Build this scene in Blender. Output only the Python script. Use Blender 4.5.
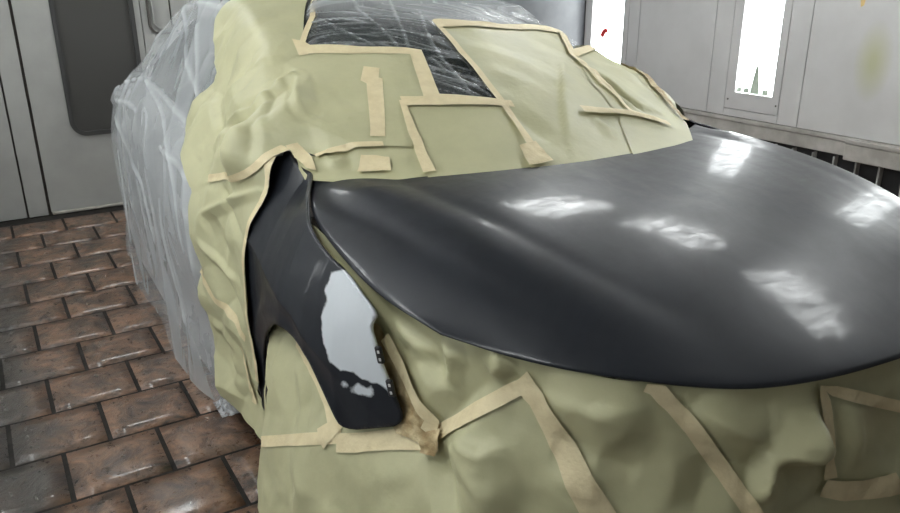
import bpy, bmesh, math, random
import numpy as np
from mathutils import Vector, Matrix, noise
from mathutils.bvhtree import BVHTree
from mathutils.geometry import delaunay_2d_cdt

random.seed(7); rng = np.random.default_rng(7)
for o in list(bpy.data.objects): bpy.data.objects.remove(o)
SC = bpy.context.scene
COL = SC.collection

# ------------------------------------------------------------------ camera
# world: car points along +X, car's left is +Y, car centre line at Y = 0, floor Z = 0
F_PX, PITCH, ROLL, PHI = 768.53, 0.35013, 0.006544, 0.54318
CAM = np.array([0.0, -1.48, 1.5])
_c, _s = math.cos(PITCH), math.sin(PITCH)
_r0, _f0, _d0 = np.array([1, 0, 0.]), np.array([0, _c, -_s]), np.array([0, -_s, -_c])
_cr, _sr = math.cos(ROLL), math.sin(ROLL)
def _toworld(v):
    return np.array([v[0]*math.sin(PHI)-v[1]*math.cos(PHI), v[0]*math.cos(PHI)+v[1]*math.sin(PHI), v[2]])
RIGHT = _toworld(_cr*_r0+_sr*_d0); DOWN = _toworld(-_sr*_r0+_cr*_d0); FWD = _toworld(_f0)
cd = bpy.data.cameras.new('camera'); cam = bpy.data.objects.new('camera', cd); COL.objects.link(cam)
cd.sensor_width = 36; cd.lens = F_PX/900*36; cd.clip_start = 0.02
m = Matrix.Identity(4)
for i in range(3):
    m[i][0] = RIGHT[i]; m[i][1] = -DOWN[i]; m[i][2] = -FWD[i]; m[i][3] = CAM[i]
cam.matrix_world = m
SC.camera = cam
def ray(px, py):
    d = RIGHT*(px-450)/F_PX + DOWN*(py-256.5)/F_PX + FWD
    return d/np.linalg.norm(d)
def project(P):
    P = np.asarray(P, float)-CAM
    z = P@FWD
    return np.stack([450+F_PX*(P@RIGHT)/z, 256.5+F_PX*(P@DOWN)/z], -1)
def at(px, py, axis, val):
    d = ray(px, py); i = 'xyz'.index(axis)
    return CAM + d*(val-CAM[i])/d[i]

# ------------------------------------------------------------------ world, exposure
w = bpy.data.worlds.new('world'); SC.world = w; w.use_nodes = True
w.node_tree.nodes['Background'].inputs[0].default_value = (.9, .95, 1, 1)
w.node_tree.nodes['Background'].inputs[1].default_value = 0.05
SC.view_settings.view_transform = 'Standard'; SC.view_settings.look = 'None'
SC.view_settings.gamma = 1; SC.view_settings.use_curve_mapping = False
SC.view_settings.exposure = 0.45
WALL_LIGHT = 6.0        # emission of the wall light panes
TUBE_LIGHT = 20.0       # emission of the ceiling tubes

BACK_X, RIGHT_Y, LEFT_Y, FRONT_X, CEIL_Z = -5.66, 3.4, -3.3, 2.6, 2.75

# ------------------------------------------------------------------ materials
MATS = {}
def nt(name):
    mt = bpy.data.materials.new(name); mt.use_nodes = True
    MATS[name] = mt
    t = mt.node_tree
    return mt, t, t.nodes['Principled BSDF']
def N(t, kind, **kw):
    n = t.nodes.new(kind)
    for k, v in kw.items():
        if k in ('operation', 'blend_type', 'data_type', 'noise_dimensions', 'attribute_name', 'feature', 'interpolation'): setattr(n, k, v)
        else: n.inputs[k].default_value = v
    return n
def ramp(t, a, b, ca, cb):
    r = t.nodes.new('ShaderNodeValToRGB')
    r.color_ramp.elements[0].position = a; r.color_ramp.elements[1].position = b
    r.color_ramp.elements[0].color = (*ca, 1) if len(ca) == 3 else ca
    r.color_ramp.elements[1].color = (*cb, 1) if len(cb) == 3 else cb
    return r
def coords(t, scale=(1, 1, 1), kind='Object'):
    tc = t.nodes.new('ShaderNodeTexCoord'); mp = t.nodes.new('ShaderNodeMapping')
    mp.inputs['Scale'].default_value = scale
    t.links.new(tc.outputs[kind], mp.inputs[0])
    return mp.outputs[0]
def world_coords(t, scale=(1, 1, 1)):
    g = t.nodes.new('ShaderNodeNewGeometry'); mp = t.nodes.new('ShaderNodeMapping')
    mp.inputs['Scale'].default_value = scale
    t.links.new(g.outputs['Position'], mp.inputs[0])
    return mp.outputs[0]
def two_tone(name, ca, cb, scale=4, lo=.35, hi=.65, rough=(.5, .6), bump=0, bscale=60, detail=6, stretch=(1, 1, 1), spec=.5):
    mt, t, p = nt(name)
    co = world_coords(t, stretch)
    n = N(t, 'ShaderNodeTexNoise', Scale=scale, Detail=detail, Roughness=.6); t.links.new(co, n.inputs['Vector'])
    r = ramp(t, lo, hi, ca, cb); t.links.new(n.outputs[0], r.inputs[0]); t.links.new(r.outputs[0], p.inputs['Base Color'])
    mr = N(t, 'ShaderNodeMapRange'); mr.inputs[3].default_value = rough[0]; mr.inputs[4].default_value = rough[1]
    t.links.new(n.outputs[0], mr.inputs[0]); t.links.new(mr.outputs[0], p.inputs['Roughness'])
    p.inputs['Specular IOR Level'].default_value = spec
    if bump:
        n2 = N(t, 'ShaderNodeTexNoise', Scale=bscale, Detail=4); t.links.new(co, n2.inputs['Vector'])
        b = N(t, 'ShaderNodeBump', Strength=bump, Distance=.01); t.links.new(n2.outputs[0], b.inputs['Height'])
        t.links.new(b.outputs[0], p.inputs['Normal'])
    return mt

two_tone('paper', (.47, .46, .28), (.53, .515, .315), 7, rough=(.42, .55), bump=.10, bscale=45)
two_tone('tape', (.70, .60, .37), (.77, .67, .43), 30, rough=(.5, .65), bump=.15, bscale=130)
two_tone('stained_tape', (.38, .27, .13), (.62, .52, .31), 18, lo=.38, hi=.6, rough=(.5, .65), bump=.3, bscale=90)
two_tone('wall_paint', (.46, .46, .455), (.56, .56, .55), 1.6, rough=(.35, .5))
two_tone('door_paint', (.31, .31, .295), (.37, .37, .35), 2.2, rough=(.35, .5))
two_tone('grime', (.22, .20, .17), (.46, .44, .40), 5, lo=.3, hi=.7, rough=(.6, .8))
two_tone('base_paint', (.34, .325, .295), (.50, .48, .45), 6, rough=(.5, .7))
two_tone('gasket', (.035, .035, .035), (.05, .05, .048), 5, rough=(.5, .6))
two_tone('seam_dark', (.05, .045, .04), (.09, .08, .07), 9, rough=(.7, .8))
two_tone('vent_dark', (.018, .018, .02), (.03, .03, .032), 9, rough=(.7, .8))
two_tone('vent_bar', (.30, .30, .29), (.42, .42, .40), 9, rough=(.5, .6))
two_tone('mortar', (.014, .013, .012), (.03, .027, .024), 14, rough=(.8, .95), bump=.3, spec=.2)
two_tone('silver_paint', (.30, .31, .32), (.34, .35, .36), 2, rough=(.25, .3))
two_tone('black_plastic', (.012, .012, .013), (.02, .02, .02), 20, rough=(.4, .5))
two_tone('rubber', (.015, .015, .015), (.025, .025, .025), 20, rough=(.7, .8))
two_tone('rim_metal', (.4, .4, .41), (.5, .5, .5), 10, rough=(.3, .35))
two_tone('ceiling_paint', (.55, .55, .54), (.62, .62, .61), 2, rough=(.6, .7))
two_tone('clip_white', (.6, .6, .6), (.7, .7, .7), 30)
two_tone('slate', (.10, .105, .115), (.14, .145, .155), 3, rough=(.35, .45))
two_tone('red_mark', (.65, .03, .03), (.75, .06, .06), 30)
two_tone('yellow_tape', (.70, .50, .20), (.75, .56, .25), 30)

# door pane: dark glass
mt, t, p = nt('door_glass')
p.inputs['Base Color'].default_value = (.062, .060, .056, 1); p.inputs['Roughness'].default_value = .38
# windscreen glass
mt, t, p = nt('car_glass')
p.inputs['Base Color'].default_value = (.012, .022, .022, 1); p.inputs['Roughness'].default_value = .06

# satin primer with sanding swirls
def primer(name, patch=False):
    mt, t, p = nt(name)
    co = world_coords(t)
    n = N(t, 'ShaderNodeTexNoise', Scale=5, Detail=7, Roughness=.65, Distortion=1.2); t.links.new(co, n.inputs['Vector'])
    r = ramp(t, .3, .75, (.014, .0165, .022), (.022, .025, .032)); t.links.new(n.outputs[0], r.inputs[0])
    n2 = N(t, 'ShaderNodeTexNoise', Scale=7, Detail=9, Roughness=.62, Distortion=.6)
    co2 = world_coords(t, (1, 2.0, 1)); t.links.new(co2, n2.inputs['Vector'])
    mr = N(t, 'ShaderNodeMapRange'); mr.inputs[1].default_value = .3; mr.inputs[2].default_value = .7
    mr.inputs[3].default_value = .34; mr.inputs[4].default_value = .46
    t.links.new(n2.outputs[0], mr.inputs[0]); t.links.new(mr.outputs[0], p.inputs['Roughness'])
    p.inputs['Specular IOR Level'].default_value = .27
    # wiped and sanded sheen: a thin uneven gloss over the matt primer
    n5 = N(t, 'ShaderNodeTexNoise', Scale=16, Detail=8, Roughness=.68, Distortion=.5)
    co5 = world_coords(t, (2.6, .8, 1)); t.links.new(co5, n5.inputs['Vector'])
    cw = N(t, 'ShaderNodeMapRange'); cw.inputs[1].default_value = .36; cw.inputs[2].default_value = .66
    cw.inputs[3].default_value = .06; cw.inputs[4].default_value = .42
    t.links.new(n5.outputs[0], cw.inputs[0]); t.links.new(cw.outputs[0], p.inputs['Coat Weight'])
    p.inputs['Coat Roughness'].default_value = .11
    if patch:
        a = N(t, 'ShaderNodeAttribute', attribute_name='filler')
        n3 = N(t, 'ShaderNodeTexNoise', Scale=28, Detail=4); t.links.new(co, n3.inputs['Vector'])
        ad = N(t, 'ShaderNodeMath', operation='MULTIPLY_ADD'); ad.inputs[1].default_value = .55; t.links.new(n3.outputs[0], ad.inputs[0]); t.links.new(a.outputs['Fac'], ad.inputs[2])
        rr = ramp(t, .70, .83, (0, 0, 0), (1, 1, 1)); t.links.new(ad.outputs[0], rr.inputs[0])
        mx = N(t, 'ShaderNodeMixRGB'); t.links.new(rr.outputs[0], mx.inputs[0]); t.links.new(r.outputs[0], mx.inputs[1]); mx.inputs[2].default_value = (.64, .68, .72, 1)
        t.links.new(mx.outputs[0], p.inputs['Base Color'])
    else:
        t.links.new(r.outputs[0], p.inputs['Base Color'])
primer('primer'); primer('primer_filler', True)

# plastic film: milky, thin, shiny; thicker in the folds, their glints painted in as extra white
def film(name, clear, fold):
    mt, t, p = nt(name)
    p.inputs['Base Color'].default_value = (.72, .75, .77, 1); p.inputs['Roughness'].default_value = .22
    p.inputs['Specular IOR Level'].default_value = .6
    tr = t.nodes.new('ShaderNodeBsdfTransparent')
    mx = t.nodes.new('ShaderNodeMixShader')
    a = N(t, 'ShaderNodeAttribute', attribute_name='fold')
    mr = N(t, 'ShaderNodeMapRange'); mr.inputs[3].default_value = clear; mr.inputs[4].default_value = fold
    t.links.new(a.outputs['Fac'], mr.inputs[0])
    t.links.new(mr.outputs[0], mx.inputs[0]); t.links.new(tr.outputs[0], mx.inputs[1]); t.links.new(p.outputs[0], mx.inputs[2])
    t.links.new(mx.outputs[0], t.nodes['Material Output'].inputs['Surface'])
film('film', .03, .80)

# emitters
def emit(name, col, s):
    mt, t, p = nt(name)
    p.inputs['Base Color'].default_value = (.8, .8, .8, 1); p.inputs['Emission Color'].default_value = (*col, 1); p.inputs['Emission Strength'].default_value = s
emit('light_pane', (.95, 1, 1), WALL_LIGHT); emit('light_pane_dim', (.95, 1, 1), WALL_LIGHT*.5); emit('light_tube', (.97, 1, 1), TUBE_LIGHT)

# floor tiles: stamped brown stone, blotched, semi-gloss sealer, dirt near the wall
mt, t, p = nt('tile')
co = world_coords(t)
oi = t.nodes.new('ShaderNodeObjectInfo')
n = N(t, 'ShaderNodeTexNoise', Scale=9, Detail=8, Roughness=.68, Distortion=.6); t.links.new(co, n.inputs['Vector'])
r1 = ramp(t, .36, .60, (.034, .023, .016), (.245, .142, .09)); t.links.new(n.outputs[0], r1.inputs[0])
n2 = N(t, 'ShaderNodeTexNoise', Scale=30, Detail=6, Roughness=.7); t.links.new(co, n2.inputs['Vector'])
r2 = ramp(t, .35, .7, (.55, .5, .45), (1.25, 1.2, 1.15)); t.links.new(n2.outputs[0], r2.inputs[0])
mx = N(t, 'ShaderNodeMixRGB', blend_type='MULTIPLY'); mx.inputs[0].default_value = .8
t.links.new(r1.outputs[0], mx.inputs[1]); t.links.new(r2.outputs[0], mx.inputs[2])
hv = N(t, 'ShaderNodeMapRange'); hv.inputs[3].default_value = .9; hv.inputs[4].default_value = 1.08; t.links.new(oi.outputs['Random'], hv.inputs[0])
mv = N(t, 'ShaderNodeMixRGB', blend_type='MULTIPLY'); mv.inputs[0].default_value = 1; t.links.new(mx.outputs[0], mv.inputs[1]); t.links.new(hv.outputs[0], mv.inputs[2])
# grey overspray dust away from the car (Y towards the side wall, and along the back wall)
sx = t.nodes.new('ShaderNodeSeparateXYZ'); t.links.new(co, sx.inputs[0])
d1 = N(t, 'ShaderNodeMapRange'); d1.inputs[1].default_value = -1.36; d1.inputs[2].default_value = -1.7; t.links.new(sx.outputs[1], d1.inputs[0])
n4 = N(t, 'ShaderNodeTexNoise', Scale=6, Detail=5); t.links.new(co, n4.inputs['Vector'])
ad = N(t, 'ShaderNodeMath', operation='MULTIPLY_ADD'); ad.inputs[1].default_value = .8; t.links.new(n4.outputs[0], ad.inputs[0]); t.links.new(d1.outputs[0], ad.inputs[2])
rd = ramp(t, .62, 1.15, (0, 0, 0), (.85, .85, .85)); t.links.new(ad.outputs[0], rd.inputs[0])
md = N(t, 'ShaderNodeMixRGB'); t.links.new(rd.outputs[0], md.inputs[0]); t.links.new(mv.outputs[0], md.inputs[1]); md.inputs[2].default_value = (.034, .032, .028, 1)
t.links.new(md.outputs[0], p.inputs['Base Color'])
rr = N(t, 'ShaderNodeMapRange'); rr.inputs[3].default_value = .12; rr.inputs[4].default_value = .5; t.links.new(n2.outputs[0], rr.inputs[0]); t.links.new(rr.outputs[0], p.inputs['Roughness'])
p.inputs['Coat Weight'].default_value = .55; p.inputs['Coat Roughness'].default_value = .10
bm_ = N(t, 'ShaderNodeBump', Strength=.8, Distance=.016); t.links.new(n.outputs[0], bm_.inputs['Height']); t.links.new(bm_.outputs[0], p.inputs['Normal'])

# right wall panel with a green-yellow overspray stain
mt = two_tone('wall_panel', (.54, .535, .53), (.63, .625, .62), 1.3, rough=(.3, .45))
t = mt.node_tree; p = t.nodes['Principled BSDF']; src = p.inputs['Base Color'].links[0].from_socket
g = t.nodes.new('ShaderNodeNewGeometry'); mp = t.nodes.new('ShaderNodeMapping'); mp.vector_type = 'POINT'
c = at(873, 62, 'y', RIGHT_Y)
mp.inputs['Location'].default_value = (-c[0]/.13, 0, -c[2]/.26); mp.inputs['Scale'].default_value = (1/.13, 0, 1/.26)
t.links.new(g.outputs['Position'], mp.inputs[0])
ln = N(t, 'ShaderNodeVectorMath', operation='LENGTH'); t.links.new(mp.outputs[0], ln.inputs[0])
rs = ramp(t, .15, 1.0, (.7, .7, .7), (0, 0, 0)); t.links.new(ln.outputs['Value'], rs.inputs[0])
mx = N(t, 'ShaderNodeMixRGB'); t.links.new(rs.outputs[0], mx.inputs[0]); t.links.new(src, mx.inputs[1]); mx.inputs[2].default_value = (.42, .43, .20, 1)
t.links.new(mx.outputs[0], p.inputs['Base Color'])

# ------------------------------------------------------------------ object helpers
def link(name, me, mat, parent=None):
    o = bpy.data.objects.new(name, me); COL.objects.link(o)
    if mat:
        me.materials.clear(); me.materials.append(MATS[mat])
    if parent: o.parent = parent
    return o
def empty(name, loc=(0, 0, 0)):
    o = bpy.data.objects.new(name, None); COL.objects.link(o); o.location = loc; o.empty_display_size = .1
    return o
def tag(o, label=None, cat=None, group=None, kind=None):
    if label: o['label'] = label
    if cat: o['category'] = cat
    if group: o['group'] = group
    if kind: o['kind'] = kind
    return o
def mesh_py(name, V, Fc, smooth=True):
    me = bpy.data.meshes.new(name); me.from_pydata([tuple(map(float, v)) for v in V], [], [tuple(map(int, f)) for f in Fc]); me.update()
    if smooth: me.polygons.foreach_set('use_smooth', [True]*len(me.polygons))
    return me
def add_box(bm, x0, x1, y0, y1, z0, z1, bev=0):
    vs = [bm.verts.new(v) for v in ((x0, y0, z0), (x1, y0, z0), (x1, y1, z0), (x0, y1, z0), (x0, y0, z1), (x1, y0, z1), (x1, y1, z1), (x0, y1, z1))]
    fs = [bm.faces.new([vs[i] for i in q]) for q in ((0, 3, 2, 1), (4, 5, 6, 7), (0, 1, 5, 4), (1, 2, 6, 5), (2, 3, 7, 6), (3, 0, 4, 7))]
    if bev:
        es = {e for f in fs for e in f.edges}
        bmesh.ops.bevel(bm, geom=list(es), offset=bev, segments=2, profile=.5, affect='EDGES')
def box(name, x0, x1, y0, y1, z0, z1, mat, parent=None, bev=0):
    bm = bmesh.new(); add_box(bm, x0, x1, y0, y1, z0, z1, bev)
    me = bpy.data.meshes.new(name); bm.to_mesh(me); bm.free()
    return link(name, me, mat, parent)

# ------------------------------------------------------------------ forms (reference surfaces, never linked)
class Form:
    """dense parametric surface; pixel rays are cast on it to get surface coordinates"""
    def __init__(self, P, U, Vv, su=1, sv=1):
        # P[i,j] positions for U[i], V[j]; su/sv chart scale to metres
        self.P, self.U, self.V, self.su, self.sv = P, U, Vv, su, sv
        nu, nv = P.shape[:2]
        idx = np.arange(nu*nv).reshape(nu, nv)
        a, b, c, d = idx[:-1, :-1].ravel(), idx[1:, :-1].ravel(), idx[1:, 1:].ravel(), idx[:-1, 1:].ravel()
        self.tris = np.concatenate([np.stack([a, b, c], 1), np.stack([a, c, d], 1)])
        uu, vv = np.meshgrid(U, Vv, indexing='ij'); self.uv = np.stack([uu.ravel()*su, vv.ravel()*sv], 1)
        self.flat = P.reshape(-1, 3)
        self.bvh = BVHTree.FromPolygons([Vector(p) for p in self.flat], [tuple(map(int, t)) for t in self.tris])
        du = np.gradient(P, axis=0); dv = np.gradient(P, axis=1)
        n = np.cross(du, dv); n /= np.maximum(np.linalg.norm(n, axis=-1, keepdims=True), 1e-9)
        self.Nn = n
        self.orient = 1
        self.folds = []
    def _uv(self, loc, i):
        t = self.tris[i]; A, B, C = self.flat[t]; p = np.array(loc)
        v0, v1, v2 = B-A, C-A, p-A
        d00, d01, d11, d20, d21 = v0@v0, v0@v1, v1@v1, v2@v0, v2@v1
        den = d00*d11-d01*d01
        if abs(den) < 1e-16: return self.uv[t[0]]
        b = (d11*d20-d01*d21)/den; c = (d00*d21-d01*d20)/den
        return (1-b-c)*self.uv[t[0]]+b*self.uv[t[1]]+c*self.uv[t[2]]
    def px(self, x, y):
        d = Vector(ray(x, y)); o = Vector(CAM)
        loc, nn, i, dist = self.bvh.ray_cast(o, d)
        if loc is None:
            best = None
            for s in np.linspace(.4, 6.5, 160):
                l2, n2, i2, ds = self.bvh.find_nearest(o+d*s)
                if best is None or ds/s < best[0]: best = (ds/s, l2, i2)
            loc, i = best[1], best[2]
        return self._uv(loc, i)
    def near(self, P):
        l2, n2, i2, ds = self.bvh.find_nearest(Vector(P)); return self._uv(l2, i2)
    def chain(self, pts):
        out = []
        for q in pts:
            if q[0] == 'uv': out.append((q[1]*self.su, q[2]*self.sv))
            elif q[0] == 'p': out.append(tuple(self.near(q[1:])))
            else: out.append(tuple(self.px(*q)))
        return out
    def ev(self, uv):
        uv = np.asarray(uv)
        fu = np.interp(uv[:, 0]/self.su, self.U, np.arange(len(self.U))); fv = np.interp(uv[:, 1]/self.sv, self.V, np.arange(len(self.V)))
        i = np.clip(fu.astype(int), 0, len(self.U)-2); j = np.clip(fv.astype(int), 0, len(self.V)-2)
        a = (fu-i)[:, None]; b = (fv-j)[:, None]
        def bl(G): return (1-a)*(1-b)*G[i, j]+a*(1-b)*G[i+1, j]+a*b*G[i+1, j+1]+(1-a)*b*G[i, j+1]
        n = bl(self.Nn); n /= np.maximum(np.linalg.norm(n, axis=1, keepdims=True), 1e-9)
        return bl(self.P), n*self.orient
    def fold(self, pts, amp, w1, w2=None, px=True):
        """a crease: polyline (pixels), height amp, soft side w1, steep side w2 (m); negative amp = valley"""
        ch = np.array(self.chain(pts) if px else pts); self.folds.append((ch, amp, w1, w2 or w1))
    def disp(self, uv):
        h = np.zeros(len(uv))
        for ch, amp, w1, w2 in self.folds:
            L = np.r_[0, np.cumsum(np.linalg.norm(np.diff(ch, axis=0), axis=1))]; tot = L[-1]
            best = np.full(len(uv), 1e9); side = np.zeros(len(uv)); tt = np.zeros(len(uv))
            for k in range(len(ch)-1):
                A, B = ch[k], ch[k+1]; e = B-A; l2 = e@e
                s = np.clip(((uv-A)@e)/l2, 0, 1); q = A+s[:, None]*e; dd = np.linalg.norm(uv-q, axis=1)
                m = dd < best
                best[m] = dd[m]; side[m] = ((uv-A)[:, 0]*e[1]-(uv-A)[:, 1]*e[0])[m]; tt[m] = ((L[k]+s*math.sqrt(l2))/tot)[m]
            wd = np.where(side > 0, w1, w2)
            taper = np.clip(np.sin(np.pi*np.clip(tt, .02, .98)), 0, 1)**.55
            k = np.clip(1-best/wd, 0, 1)
            h += amp*taper*k**1.08
        return h

def inpoly(P, poly):
    P = np.asarray(P); poly = np.asarray(poly); x, y = P[:, 0], P[:, 1]
    ins = np.zeros(len(P), bool); n = len(poly)
    for i in range(n):
        x0, y0 = poly[i]; x1, y1 = poly[(i+1) % n]
        if y0 == y1: continue
        c = ((y0 > y) != (y1 > y)) & (x < (x1-x0)*(y-y0)/(y1-y0)+x0)
        ins ^= c
    return ins
def polydist(P, poly, closed=True):
    P = np.asarray(P); poly = np.asarray(poly); d = np.full(len(P), 1e9); n = len(poly)
    for i in range(n if closed else n-1):
        A, B = poly[i], poly[(i+1) % n]; e = B-A; l2 = max(e@e, 1e-14)
        s = np.clip(((P-A)@e)/l2, 0, 1); d = np.minimum(d, np.linalg.norm(P-A-s[:, None]*e, axis=1))
    return d
def resample(poly, sp, closed=True):
    poly = [np.array(p, float) for p in poly]; out = []
    n = len(poly)
    for i in range(n if closed else n-1):
        A, B = poly[i], poly[(i+1) % n]; k = max(1, int(round(np.linalg.norm(B-A)/sp)))
        for j in range(k): out.append(A+(B-A)*j/k)
    if not closed: out.append(poly[-1])
    return np.array(out)
def smooth_chain(ch, it=2, closed=False):
    ch = [np.array(c, float) for c in ch]
    for _ in range(it):
        o = [] if closed else [ch[0]]
        n = len(ch)
        for i in range(n if closed else n-1):
            A, B = ch[i], ch[(i+1) % n]; o += [A*.75+B*.25, A*.25+B*.75]
        if not closed: o.append(ch[-1])
        ch = o
    return ch
def tri_region(poly, sp):
    B = resample(poly, sp)
    lo, hi = B.min(0), B.max(0)
    gx = np.arange(lo[0], hi[0], sp); gy = np.arange(lo[1], hi[1], sp*.87)
    X, Y = np.meshgrid(gx, gy, indexing='ij'); X = X + (np.arange(len(gy)) % 2)[None, :]*sp*.5
    G = np.stack([X.ravel(), Y.ravel()], 1)
    G = G[inpoly(G, B)]
    if len(G): G = G[polydist(G, B) > sp*.45]
    pts = np.concatenate([B, G]) if len(G) else B
    n = len(B)
    r = delaunay_2d_cdt([Vector(q) for q in pts], [], [list(range(n))], 1, 1e-7)
    return np.array([tuple(q) for q in r[0]]), [tuple(f) for f in r[2]]
def crumple(P, amp, scale, seed=0, sharp=1.0):
    """ridged noise: faceted like handled paper"""
    out = np.zeros(len(P))
    if amp == 0: return out
    off = Vector((seed*7.3, seed*3.1, seed*1.7))
    for i, q in enumerate(P):
        v = Vector(q)*scale+off
        w_ = noise.noise_vector(v*.6)*.5
        a = 1-abs(noise.noise(v+w_))*2.4; b = 1-abs(noise.noise((v+w_)*2.3+Vector((5, 1, 2))))*2.4
        out[i] = a*.72+b*.28*max(0, a+.3)
    return amp*out
_SITES = {}
def facets(uv, amp, scale, seed):
    """creased sheet: difference of two maxima of tilted cones (flat facets, sharp ridges and valleys)"""
    if amp == 0: return np.zeros(len(uv))
    spc = .95/scale; sl = amp*2.2/spc; tot = np.zeros(len(uv))
    for st, sg in ((0, 1.), (1, -1.)):
        key = (round(spc, 4), seed, st)
        if key not in _SITES:
            r_ = np.random.default_rng(100+seed*2+st)
            gx, gy = np.meshgrid(np.arange(-5.6, 5.2, spc), np.arange(-.4, 5.2, spc), indexing='ij')
            c_ = np.stack([gx.ravel(), gy.ravel()], 1)+r_.uniform(-.5, .5, (gx.size, 2))*spc
            g0 = r_.normal(0, .45, (len(c_), 2)); g0 /= np.maximum(1, np.linalg.norm(g0, axis=1)/.62)[:, None]
            _SITES[key] = (c_, r_.uniform(-.35, .35, len(c_))*amp, g0*sl)
        c_, h_, g_ = _SITES[key]
        lo, hi = uv.min(0)-3.2*spc, uv.max(0)+3.2*spc
        m_ = ((c_ > lo) & (c_ < hi)).all(1); c_, h_, g_ = c_[m_], h_[m_], g_[m_]
        best = np.full(len(uv), -1e9)
        for c1, h1, g1 in zip(c_, h_, g_):
            d_ = uv-c1; best = np.maximum(best, h1+d_@g1-sl*np.sqrt((d_**2).sum(1)+(.025*spc)**2))
        tot += sg*best
    return tot*.7
def field(form, uv, P):
    """one crease field for each form, shared by the sheets and the tape stuck on them"""
    if form is HOOP:
        v = uv[:, 1]/form.sv
        k = np.interp(v, [0, .30, .37, .60, .68, 1], [1, 1, .18, .22, .5, .5])
        low = np.interp(P[:, 2], [.96, 1.04], [1, 0])
        k = k*(1-low*np.interp(P[:, 0], [-2.34, -2.14], [0, .75]))*np.interp(P[:, 0], [-2.0, -1.85], [1, .2])
        return k*(facets(uv, .026, 4.6, 1)+.003+crumple(P, .0014, 12, 1))
    return np.interp(uv[:, 1]/form.sv, [.80, .95], [1, .25])*(facets(uv, .020, 4.2, 13)+.002+crumple(P, .0025, 10, 13))
def patch(name, form, poly, mat, parent=None, off=.01, sp=.014, amp=.004, scale=5., seed=0, thick=0, extra=None, closed_smooth=0, edge_curl=0):
    poly = list(poly)
    if closed_smooth: poly = smooth_chain(poly, closed_smooth, True)
    uv, fs = tri_region(poly, sp)
    P, n = form.ev(uv)
    h = off+form.disp(uv)+(field(form, uv, P) if amp else 0)
    if edge_curl:
        d = polydist(uv, np.array(poly)); h = h+edge_curl*np.clip(1-d/.05, 0, 1)**2
    if extra is not None: h = h+extra(uv, P)
    V = P+n*h[:, None]
    # consistent outward winding
    if len(fs):
        f = fs[len(fs)//2]; c = np.cross(V[f[1]]-V[f[0]], V[f[2]]-V[f[0]])
        if c@n[f[0]] < 0: fs = [tuple(reversed(q)) for q in fs]
    me = mesh_py(name, V, fs)
    o = link(name, me, mat, parent)
    if thick:
        md = o.modifiers.new('s', 'SOLIDIFY'); md.thickness = thick; md.offset = -1
    o['_uvn'] = len(uv); del o['_uvn']
    return o
def strip_poly(ch, width, w_end=None):
    """centre line chain -> outline polygon of a strip of metric width"""
    ch = resample(ch, .03, False); n = len(ch)
    t = np.gradient(ch, axis=0); t /= np.maximum(np.linalg.norm(t, axis=1, keepdims=True), 1e-9)
    nn = np.stack([-t[:, 1], t[:, 0]], 1)
    wd = np.linspace(width, w_end if w_end is not None else width, n)[:, None]*.5
    return list(ch+nn*wd)+list((ch-nn*wd)[::-1])
def tape(form, parent, pts, width=None, off=.014, mat='tape', label=None, amp=.004, scale=5., seed=0, w_end=None, sp=.009, name='tape_strip', smooth=0, own=0):
    ch = form.chain(pts)
    poly = strip_poly(smooth_chain(ch, smooth) if smooth else ch, width, w_end) if width else ch
    ex = (lambda uv, P: crumple(P, own, 22., seed+3)) if own else None
    o = patch(name, form, poly, mat, parent, off=off, sp=sp, amp=amp, scale=scale, seed=seed, extra=ex)
    if label: o['label'] = label
    return o

# -- car side profile shared by fender and cabin
_EX = [-2.2, -2.09, -1.94, -1.82, -1.71, -1.55, -1.42, -1.35, -1.2]
_EY = [.745, .755, .762, .815, .848, .860, .850, .835, .79]
_EZ = [1.06, 1.04, .990, .965, .942, .905, .855, .81, .74]
def W_side(x, z):
    w0 = np.interp(x, [-2.3, -2.05, -1.9, -1.75, -1.6, -1.48, -1.38, -1.3, -1.2], [.905, .912, .927, .937, .93, .905, .865, .825, .76])
    ye = np.interp(x, _EX, _EY); ze = np.interp(x, _EX, _EZ); zm = np.minimum(.62, ze-.2)
    k = np.clip((z-zm)/(ze-zm), 0, 1.35)
    up = w0-(w0-ye)*k**2.3
    dn = w0-.03*np.clip((zm-z)/.5, 0, 1)**2
    y = np.where(z > zm, up, dn)
    # pressed line above the arch: the skin folds in below it
    zc = np.interp(x, [-2.2, -2.07, -1.86, -1.66, -1.5, -1.3], [.80, .79, .755, .73, .66, .55]); dz = zc-z
    st = np.interp(x, [-1.62, -1.42], [1, .15])
    y = y+st*np.where(dz > 0, .008-.022*(1-np.exp(-np.maximum(dz, 0)/.05)), .008*np.exp(np.minimum(dz, 0)/.07))
    r = np.sqrt((x+1.78)**2+(z-.31)**2)
    y = y+.008*np.exp(-((r-.36)/.03)**2)
    return y

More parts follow.
